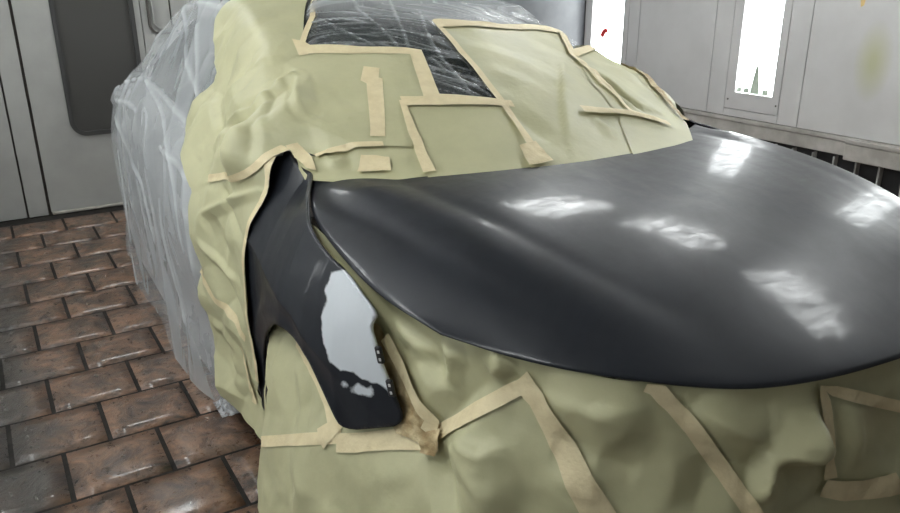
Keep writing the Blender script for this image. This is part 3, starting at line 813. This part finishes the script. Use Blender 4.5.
# cowl in the gap behind the bonnet's far corner
def cowl(s):
    pts = [(-1.97, s*.735, .972), (-2.03, s*.765, .985), (-2.13, s*.775, 1.015), (-2.19, s*.742, 1.04), (-2.08, s*.70, .995), (-2.0, s*.60, .985), (-1.90, s*.60, .97)]
    bm = bmesh.new(); vs = [bm.verts.new(q) for q in pts]; f = bm.faces.new(vs)
    bmesh.ops.triangulate(bm, faces=[f]); me = bpy.data.meshes.new('cowl'); bm.to_mesh(me); bm.free()
    o = cp(link('cowl', me, 'black_plastic')); md = o.modifiers.new('s', 'SOLIDIFY'); md.thickness = .012
cowl(1); cowl(-1)
# wheels
def wheel(x, y):
    prof = [(.19, .10), (.215, .11), (.29, .105), (.315, .08), (.32, 0), (.315, -.08), (.29, -.105), (.215, -.11), (.19, -.10)]
    def lathe(pr, n=32):
        V = []; Fc = []
        for k in range(n):
            a = 2*math.pi*k/n
            V += [(r_*math.cos(a), yy, r_*math.sin(a)) for r_, yy in pr]
        m_ = len(pr)
        for k in range(n):
            for j in range(m_-1):
                k2 = (k+1) % n; Fc.append((k*m_+j, k*m_+j+1, k2*m_+j+1, k2*m_+j))
        return V, Fc
    V, Fc = lathe(prof); t_ = cp(link('wheel', mesh_py('tyre', V, Fc), 'rubber')); t_.location = (x, y, .32)
    V, Fc = lathe([(.0, -.06*np.sign(-y)), (.06, -.07*np.sign(-y)), (.17, -.04*np.sign(-y)), (.195, -.09*np.sign(-y))]); link('rim', mesh_py('rim', V, Fc), 'rim_metal', t_)
for x in (-1.78, -4.15):
    for s in (-1, 1): wheel(x, s*.74)

# ================================================================== film
hr = np.random.default_rng(3)
def film_disp(uv, P):
    h = np.zeros(len(P)); f = np.zeros(len(P))
    for i, q in enumerate(P):
        top = q[2] > 1.06 and q[0] > -2.75
        if top:   # windscreen film: stretched streaks, shiny reflections painted in as white opacity
            th = math.radians(np.interp(q[1], [-.5, .0, .3], [46, 30, 12])+25*noise.noise(Vector((q[0]*2, q[1]*2, 3))))
            xl = q[0]+2.35; al = xl*math.cos(th)+q[1]*math.sin(th); ac = -xl*math.sin(th)+q[1]*math.cos(th)
            v = Vector((al*2.2, ac*17, 2))
            a = 1-abs(noise.noise(v))*2; b = 1-abs(noise.noise(Vector((al*4, ac*36, 7))))*2
            wr_ = noise.noise(Vector((q[0]*6, q[1]*6, 9)))
            up = min(1, max(0, (q[2]-1.30-.10*max(0, -q[1]))/.04))
            h[i] = .007*a+.0025*b; f[i] = max(0, a-.80)*1.9+max(0, b-.85)*2.2*(wr_ > -.1)+.12*max(0, wr_)+.45*up
        else:     # sides and tail: long drooping pleats
            v = Vector((q[0]*2.4+q[2]*1.8, q[1]*2.4, q[2]*1.0-q[0]*.5))
            a = 1-abs(noise.noise(v))*2; b = 1-abs(noise.noise(v*2.6+Vector((3, 8, 1))))*2
            c = noise.noise(Vector((q[0]*1.8, q[1]*2, q[2]*1.8+4)))
            h[i] = .020*a+.005*b+.018*c
            f[i] = .50+.20*max(0, a-.86)*5+.12*max(0, b-.88)*5+.18*c
    return h, f
def film_sheet(name, poly, sp, label):
    uv, fs = tri_region(poly, sp)
    P, n = HOOP.ev(uv)
    h, f = film_disp(uv, P)
    for ch in FILM_FOLDS:
        d = polydist(uv, ch, False); k_ = np.clip(1-d/(sp*1.4), 0, 1)
        h = h+.5*sp*k_; f = f+.32*k_  # raised ridge, with a white highlight painted along it
    h = .006+np.maximum(h, -.006)
    for pg in PAPER_UV:
        ins = inpoly(uv, pg); d = polydist(uv, pg)
        k_ = np.where(ins, 0, np.clip(d/.03, 0, 1)); h = h*k_+np.where(ins, -.012, 0)*(1-k_)
    V = P+n*h[:, None]
    V[:, 2] = np.maximum(V[:, 2], .004)
    k = fs[len(fs)//2]; c = np.cross(V[k[1]]-V[k[0]], V[k[2]]-V[k[0]])
    if c@n[k[0]] < 0: fs = [tuple(reversed(t_)) for t_ in fs]
    me = mesh_py(name, V, fs)
    a = me.attributes.new('fold', 'FLOAT', 'POINT'); a.data.foreach_set('value', np.clip(f, 0, 1).astype(np.float32))
    o = link(name, me, 'film'); tag(o, label, 'plastic sheet')
FILM_FOLDS = [np.array(smooth_chain(HOOP.chain(q), 2)) for q in (
    [(130, 84), (150, 82), (172, 104), (186, 122)], [(163, 148), (178, 162), (196, 182)], [(146, 62), (158, 30), (176, 12), (205, 7), (228, 12)],
    [(187, 14), (192, 60), (200, 100), (200, 150)], [(122, 118), (133, 150), (150, 196), (160, 240)], [(150, 84), (168, 120), (180, 180), (190, 250)],
    [(205, 30), (203, 60), (198, 95)], [(125, 150), (132, 200), (137, 240)], [(165, 200), (175, 260), (190, 320)], [(118, 92), (124, 104), (140, 112)],
    [(340, 2), (380, 30), (400, 52)], [(385, 0), (402, 30), (408, 50)], [(420, 15), (428, 40), (440, 60), (470, 95)], [(430, 60), (450, 78), (490, 98)], [(318, 22), (345, 34), (375, 50)])]
FILM_TAIL = [(-4.95, 0), (-4.3, .0), (-3.7, .0), (-3.2, .0), (-2.62, .002*V1), (-2.42, .012*V1), (-2.36, .10*V1), (-2.33, .22*V1), (-2.40, .27*V1), (-2.78, .34*V1), (-2.80, .5*V1), (-2.78, .66*V1), (-2.40, .73*V1), (-2.3, .8*V1), (-2.36, .9*V1), (-2.4, .995*V1), (-4.95, .995*V1)]
FILM_SCREEN = [(-2.42, .27*V1), (-2.10, .30*V1), (-1.93, .36*V1), (-1.85, .42*V1), (-1.83, .5*V1), (-1.85, .58*V1), (-1.93, .64*V1), (-2.10, .70*V1), (-2.42, .73*V1), (-2.83, .66*V1), (-2.85, .5*V1), (-2.83, .34*V1)]
# crumpled corner of film on the floor by the sill
def scrap():
    c0 = at(231, 407, 'z', 0); V = []; Fc = []; n = 22
    for i in range(n):
        for j in range(n):
            u, v = i/(n-1)-.5, j/(n-1)-.5
            p_ = Vector((u*9, v*9, 4)); h = (1-abs(noise.noise(p_))*2)*.05+(1-abs(noise.noise(p_*2)))*.02
            r_ = max(0, 1-(u*u+v*v)*3.9)
            V.append((c0[0]+v*.13+.01*noise.noise(p_*3), c0[1]+u*.10, .004+max(0, h)*r_))
    for i in range(n-1):
        for j in range(n-1): Fc.append((i*n+j, (i+1)*n+j, (i+1)*n+j+1, i*n+j+1))
    me = mesh_py('film_scrap', V, Fc)
    a = me.attributes.new('fold', 'FLOAT', 'POINT'); a.data.foreach_set('value', np.array([.3+.5*random.random() for _ in V], np.float32))
    o = link('film_scrap', me, 'film'); tag(o, 'crumpled bit of clear film on the brown floor tiles', 'plastic scrap')
scrap()

# ================================================================== masking paper, cabin
# creases read off the photograph (pixels); ridge +, valley -
_fk = [1.35]
Fd = lambda p_, a_, w1, w2: HOOP.fold(p_, a_*_fk[0], w1, w2)
Fd([(232, 128), (262, 108), (285, 84)], .022, .05, .02)
Fd([(225, 110), (245, 88), (270, 62)], .016, .06, .03)
Fd([(272, 130), (272, 92), (255, 112)], -.012, .05, .03)
Fd([(296, 80), (300, 100), (312, 125)], .020, .03, .06)
Fd([(275, 88), (290, 82), (298, 78)], .016, .04, .03)
Fd([(222, 128), (222, 100), (226, 92)], -.014, .04, .05)
Fd([(205, 150), (225, 140), (258, 140)], .014, .05, .04)
Fd([(255, 165), (254, 140), (262, 120)], -.012, .03, .04)
Fd([(300, 130), (312, 118), (325, 120)], -.010, .05, .05)
Fd([(205, 215), (235, 200), (262, 190)], .016, .04, .02)
Fd([(228, 185), (236, 215), (246, 240)], -.012, .04, .03)
Fd([(205, 240), (222, 262), (240, 282)], .014, .04, .03)
Fd([(212, 320), (230, 335), (245, 360)], .010, .04, .04)
_fk[0] = 1.2
Fd([(470, 50), (530, 70), (575, 100)], .008, .10, .10)
Fd([(560, 65), (561, 110), (566, 145)], .014, .015, .12)
Fd([(505, 110), (530, 130), (548, 146)], -.010, .06, .08)
Fd([(585, 72), (605, 84), (640, 112), (652, 116)], -.022, .05, .025)
Fd([(602, 88), (618, 100), (632, 115)], -.016, .04, .02)
Fd([(600, 62), (640, 84), (668, 112)], .014, .05, .03)
Fd([(575, 62), (600, 90), (625, 118)], .012, .05, .03)
Fd([(580, 118), (610, 120), (660, 128)], .012, .05, .04)
Fd([(590, 122), (605, 132), (612, 145)], .008, .04, .03)
Fd([(330, 100), (360, 120), (380, 140)], .004, .08, .08)
Fd([(345, 150), (350, 160), (352, 172)], -.010, .04, .03)
Fd([(325, 158), (335, 166), (348, 160)], .012, .03, .02)

def sheet(form, name, poly, label, group=None, **kw):
    o = patch(name, form, poly, 'paper', None, **kw); tag(o, label, 'masking paper', group); return o
PK = dict(off=.014, sp=.008, amp=.007, scale=5.5, seed=1)
A_px = [(240, -12), (234, 4), (221, 20), (219, 39), (217, 55), (219, 74), (203, 101), (188, 131), (188, 144), (192, 168), (195, 188), (218, 181), (240, 176), (262, 169), (276, 157), (286, 149), (296, 147), (316, 157), (345, 152), (370, 150), (412, 151), (412, 128), (402, 105), (428, 105), (416, 60), (304, 52), (322, -9), (285, -14)]
shA = sheet(HOOP, 'masking_paper', HOOP.chain(A_px), 'crumpled khaki masking paper over the windscreen pillar and wing mirror', **PK)
B_px = [(195, 180), (218, 174), (240, 170), (262, 164), (272, 156), (275, 160), (273, 187), (264, 205), (253, 230), (249, 253), (252, 300), (253, 325), (257, 350), (263, 380), (263, 402), (271, 412), (267, 439), (249, 416), (230, 393), (218, 355), (212, 321), (205, 290), (203, 262), (199, 225)]
shB = sheet(HOOP, 'masking_paper', HOOP.chain(B_px), 'narrow khaki masking paper down the car side behind the fender', off=.012, sp=.008, amp=.006, scale=6, seed=2)
C_px = [(290, 150), (316, 156), (345, 149), (400, 146), (412, 122), (434, 182), (400, 184), (340, 186), (306, 183), (300, 172)]
shC = sheet(HOOP, 'masking_paper', HOOP.chain(C_px), 'creased wedge of khaki paper at the bonnet corner below the windscreen', off=.009, sp=.012, amp=.007, scale=8, seed=3)
D_px = [(402, 104), (512, 105), (543, 176), (500, 180), (430, 186)]
shD = sheet(HOOP, 'masking_paper', HOOP.chain(D_px), 'smooth khaki paper panel below the windscreen film, above the bonnet', off=.012, sp=.013, amp=.002, scale=4, seed=4)
E_px = [(437, 27), (500, 32), (560, 37), (572, 58), (598, 88), (628, 115), (660, 166), (600, 176), (534, 180), (508, 112), (470, 66)]
shE = sheet(HOOP, 'masking_paper', HOOP.chain(E_px), 'large khaki paper panel across the windscreen with one vertical fold', off=.014, sp=.013, amp=.003, scale=4, seed=5)
G_ch = HOOP.chain([(568, 56), (590, 54), (598, 48), (590, 38)])+[tuple(HOOP.near(q)) for q in ((-2.62, .70, 1.22), (-2.5, .84, 1.0), (-2.4, .93, .7), (-2.08, .93, .7), (-2.07, .86, .94))]+HOOP.chain([(677, 106), (669, 104), (676, 117), (684, 128), (692, 150), (640, 172), (630, 158), (612, 114), (590, 88)])
shG = sheet(HOOP, 'masking_paper', G_ch, 'khaki masking paper wrapped around the far windscreen pillar, deeply folded', off=.018, sp=.013, amp=.006, scale=6, seed=6)
TK = dict(amp=.007, scale=5.5, seed=1)
T = tape
T(HOOP, shA, [(324, -9), (313, 20), (302, 50)], .022, off=.016, **TK)
T(HOOP, shA, [(293, 44), (304, 45), (314, 50), (309, 58), (300, 59)], off=.017, **TK)
T(HOOP, shA, [(304, 48), (360, 51), (421, 55), (424, 63), (409, 60), (350, 58), (304, 57)], off=.016, **TK)
T(HOOP, shA, [(409, 57), (421, 55), (430, 75), (440, 102), (424, 104), (417, 80)], off=.0165, **TK)
T(HOOP, shA, [(364, 71), (380, 73), (379, 82), (383, 83), (386, 141), (371, 142), (367, 88), (361, 85)], off=.016, **TK)
T(HOOP, shA, [(216, 181), (240, 177), (262, 168), (276, 156), (287, 149)], .026, off=.019, amp=.007, scale=5.5, seed=1, smooth=2)
T(HOOP, shA, [(316, 158), (345, 152), (384, 149)], .020, off=.0185, smooth=2, **TK)
T(HOOP, shC, [(286, 148), (298, 145), (306, 152), (314, 163), (318, 176), (308, 174), (296, 162)], off=.020, mat='tape', amp=.007, scale=5.5, seed=1, own=.005)
T(HOOP, shC, [(362, 160), (390, 162), (392, 176), (358, 176)], off=.016, amp=.007, scale=8, seed=3, own=.003)
T(HOOP, shD, [(400, 102), (424, 102), (440, 100), (510, 105), (514, 111), (440, 111), (404, 111)], off=.019, amp=.002, scale=4, seed=4)
T(HOOP, shD, [(402, 106), (412, 135), (421, 158), (430, 178)], .020, off=.0205, w_end=.045, amp=.002, scale=4, seed=4)
T(HOOP, shE, [(434, 26), (460, 56), (490, 92), (510, 118), (533, 155)], .026, off=.0205, w_end=.03, amp=.003, scale=4, seed=5)
T(HOOP, shE, [(518, 152), (534, 148), (552, 168), (528, 172)], off=.0225, amp=.003, scale=4, seed=5, own=.003)
T(HOOP, shE, [(432, 25), (438, 24.5), (500, 29), (560, 35), (561, 40), (500, 34.5), (440, 31)], off=.0195, amp=.003, scale=4, seed=5)
T(HOOP, shE, [(558, 38), (572, 60), (600, 92), (630, 120)], .035, off=.024, amp=.004, scale=5, seed=5)
T(HOOP, shG, [(578, 118), (610, 120), (665, 130)], .03, off=.0255, amp=.006, scale=6, seed=6)
T(HOOP, shG, [(572, 58), (590, 53), (604, 52), (620, 58)], .04, off=.0245, amp=.006, scale=6, seed=6)
T(HOOP, shG, [(612, 60), (640, 84), (660, 106), (682, 126)], .035, off=.0255, mat='stained_tape', amp=.006, scale=6, seed=6, own=.004, label='brown-stained masking tape along the pillar')
T(HOOP, shB, [(273.5, 159), (272.5, 187), (263.5, 205), (252.5, 230), (248.5, 253), (251, 300), (253, 325), (257, 350), (262, 380)], .022, off=.016, amp=.006, scale=6, seed=2, smooth=1)
T(HOOP, shB, [(203, 268), (222, 298), (240, 318), (250, 338)], .035, off=.0155, amp=.006, scale=6, seed=2)
T(HOOP, shB, [(245, 345), (252, 375), (258, 402)], .03, off=.016, amp=.006, scale=6, seed=2, own=.003)

PAPER_UV = [np.array(HOOP.chain(q)) for q in (A_px, B_px, C_px, D_px, E_px)]+[np.array(G_ch)]
film_sheet('plastic_film', FILM_TAIL, .0135, 'milky crinkled plastic film draped over the roof and tail down to the floor')
film_sheet('plastic_film', FILM_SCREEN, .0075, 'clear crinkled plastic film stretched over the dark windscreen')
# ================================================================== masking paper, front
Fd = lambda p_, a_, w1, w2: DRAPE.fold(p_, a_*1.6, w1*1.1, w2*1.1)
Fd([(432, 436), (470, 395), (500, 372)], -.016, .05, .05)
Fd([(450, 330), (462, 352), (455, 385)], .020, .05, .03)
Fd([(425, 340), (440, 365), (470, 372)], -.014, .04, .04)
Fd([(495, 375), (505, 362), (500, 345)], .018, .03, .04)
Fd([(455, 440), (480, 470), (500, 520)], .025, .05, .09)
Fd([(436, 450), (445, 480), (462, 530)], -.030, .05, .05)
Fd([(460, 432), (490, 450), (505, 445)], .014, .04, .02)
Fd([(520, 420), (505, 460), (500, 500)], .010, .09, .06)
Fd([(545, 395), (600, 410), (650, 400)], .020, .06, .10)
Fd([(560, 430), (590, 450), (640, 470)], -.015, .07, .07)
Fd([(640, 410), (600, 450), (590, 500)], .014, .07, .06)
Fd([(690, 400), (730, 425), (763, 441)], .022, .05, .06)
Fd([(763, 441), (758, 470), (752, 500)], .034, .02, .10)
Fd([(763, 441), (790, 450), (812, 454)], .030, .03, .07)
Fd([(770, 455), (790, 475), (805, 500)], -.024, .06, .06)
Fd([(812, 454), (806, 430), (808, 405)], .026, .02, .06)
Fd([(845, 400), (848, 440), (843, 470)], .016, .03, .04)
Fd([(700, 450), (705, 480), (690, 520)], -.012, .05, .05)
Fd([(870, 400), (880, 440), (890, 470)], -.012, .06, .06)
Fd([(400, 320), (425, 345), (440, 352)], .014, .03, .02)
Fd([(290, 350), (300, 390), (296, 430)], .008, .05, .05)
Fd([(300, 470), (306, 490), (298, 520)], .010, .04, .04)
SV = DRAPE.sv
def ends(ch, top=True, bot=True):
    ch = list(ch)
    if top: ch = [(ch[0][0], 1*SV)]+ch
    if bot: ch = ch+[(ch[-1][0], .0)]
    return ch
B0 = DRAPE.chain([(410, 432), (428, 446), (438, 520), (446, 640)])
B1 = ends(DRAPE.chain([(505, 345), (524, 376), (600, 513), (660, 620)]))
B2 = ends(DRAPE.chain([(640, 362), (655, 382), (750, 513), (820, 620)]))
B3 = ends(DRAPE.chain([(817, 368), (818, 385), (826, 480), (818, 500), (815, 620)]))
tL = dr_t(-1.94, -.895); tE = TL-tL
tG = dr_t(-1.80, -.895)
# wheel sheet
wheel_poly = [(tL, .0), (tL, .49*SV)]+DRAPE.chain([(268, 405), (285, 338), (287, 325)])+[(dr_t(-1.72, -.895), .74*SV), (dr_t(-1.5, -.88), .72*SV), (dr_t(-1.40, -.85), .66*SV)]+B0+[(B0[-1][0], 0)]
shW = sheet(DRAPE, 'masking_paper', wheel_poly, 'khaki masking paper hung over the front wheel down to the floor', off=.004, sp=.013, amp=.006, scale=5, seed=11)
# rear strip inside the arch
arch_px = [(262, 330), (272, 322), (285, 330), (286, 350), (274, 380), (269, 402), (263, 380), (260, 350)]
shR = sheet(DRAPE, 'masking_paper', DRAPE.chain(arch_px), 'small curled khaki paper tucked in the back of the wheel arch', off=-.012, sp=.01, amp=.004, scale=9, seed=12)
top0 = [(tG, .90*SV), (tG, 1*SV)]
front_poly = top0+B1+[(B0[-1][0], 0)]+B0[::-1]+[(dr_t(-1.40, -.85), .63*SV), (dr_t(-1.47, -.87), .74*SV), (dr_t(-1.60, -.89), .86*SV)]
shF = sheet(DRAPE, 'masking_paper', front_poly, 'crumpled khaki masking paper under the bonnet corner beside the fender', off=.008, sp=.009, amp=.014, scale=4, seed=13)
shM = sheet(DRAPE, 'masking_paper', B1+B2[::-1], 'khaki masking paper below the bonnet between the two slanted tapes', off=.008, sp=.009, amp=.014, scale=4, seed=13)
shN = sheet(DRAPE, 'masking_paper', B2+B3[::-1], 'khaki masking paper on the nose with one sharp triangular fold', off=.008, sp=.009, amp=.014, scale=4, seed=13)
shO = sheet(DRAPE, 'masking_paper', B3+[(tE, 0), (tE, .7*SV), (TL-tG, 1*SV)], 'khaki masking paper around the far front corner with vertical creases', off=.008, sp=.015, amp=.014, scale=4, seed=13)
FK = dict(amp=.014, scale=4, seed=13)
T(DRAPE, shW, [(264, 441), (300, 439), (345, 436)], .028, off=.008, amp=.006, scale=5, seed=11)
T(DRAPE, shW, [(341, 433), (380, 430), (409, 427), (428, 430), (427, 450), (385, 449), (342, 451)], off=.009, amp=.006, scale=5, seed=11, own=.002)
T(DRAPE, shW, [(296, 338), (312, 362), (328, 395), (342, 432)], .05, off=.0075, amp=.006, scale=5, seed=11)
T(DRAPE, shW, [(322, 428), (336, 420), (344, 430), (330, 448)], off=.0105, amp=.006, scale=5, seed=11)
T(DRAPE, shF, [(366, 315), (386, 322), (398, 346), (414, 380), (432, 412), (442, 430), (436, 446), (424, 440), (405, 432), (388, 400), (374, 350)], off=.016, mat='stained_tape', amp=.014, scale=4, seed=13, own=.006, label='crinkled stained masking tape along the fender flange')
T(DRAPE, shF, [(394, 335), (412, 372), (436, 420), (432, 432)], .035, off=.0225, amp=.014, scale=4, seed=13)
T(DRAPE, shF, [(436, 433), (480, 408), (524, 384)], .030, off=.015, amp=.014, scale=4, seed=13)
T(DRAPE, shF, [(304, 214), (318, 238), (334, 258), (352, 277), (378, 312)], .035, off=.013, amp=.014, scale=4, seed=13)
T(DRAPE, shF, [(428, 432), (440, 428), (446, 440), (438, 456), (428, 452)], off=.022, mat='stained_tape', amp=.014, scale=4, seed=13, own=.012, label='wad of crumpled brown tape')
T(DRAPE, shM, [(515, 382), (531, 367), (560, 412), (590, 462), (624, 520), (668, 600), (632, 604), (588, 520), (560, 458), (533, 402)], off=.0155, **FK)
T(DRAPE, shN, [(646, 372), (655, 382), (690, 424), (725, 474), (756, 520), (812, 605)], .032, off=.0155, **FK)
T(DRAPE, shO, [(816, 366), (818, 385), (823, 415), (825, 450), (829, 478)], .024, off=.0155, **FK)
T(DRAPE, shO, [(826, 479), (855, 477), (884, 468), (890, 490), (842, 500), (820, 497)], off=.0165, own=.003, **FK)
T(DRAPE, shO, [(884, 474), (930, 460), (940, 500), (905, 515), (890, 495)], off=.0185, own=.003, **FK)
print('done')
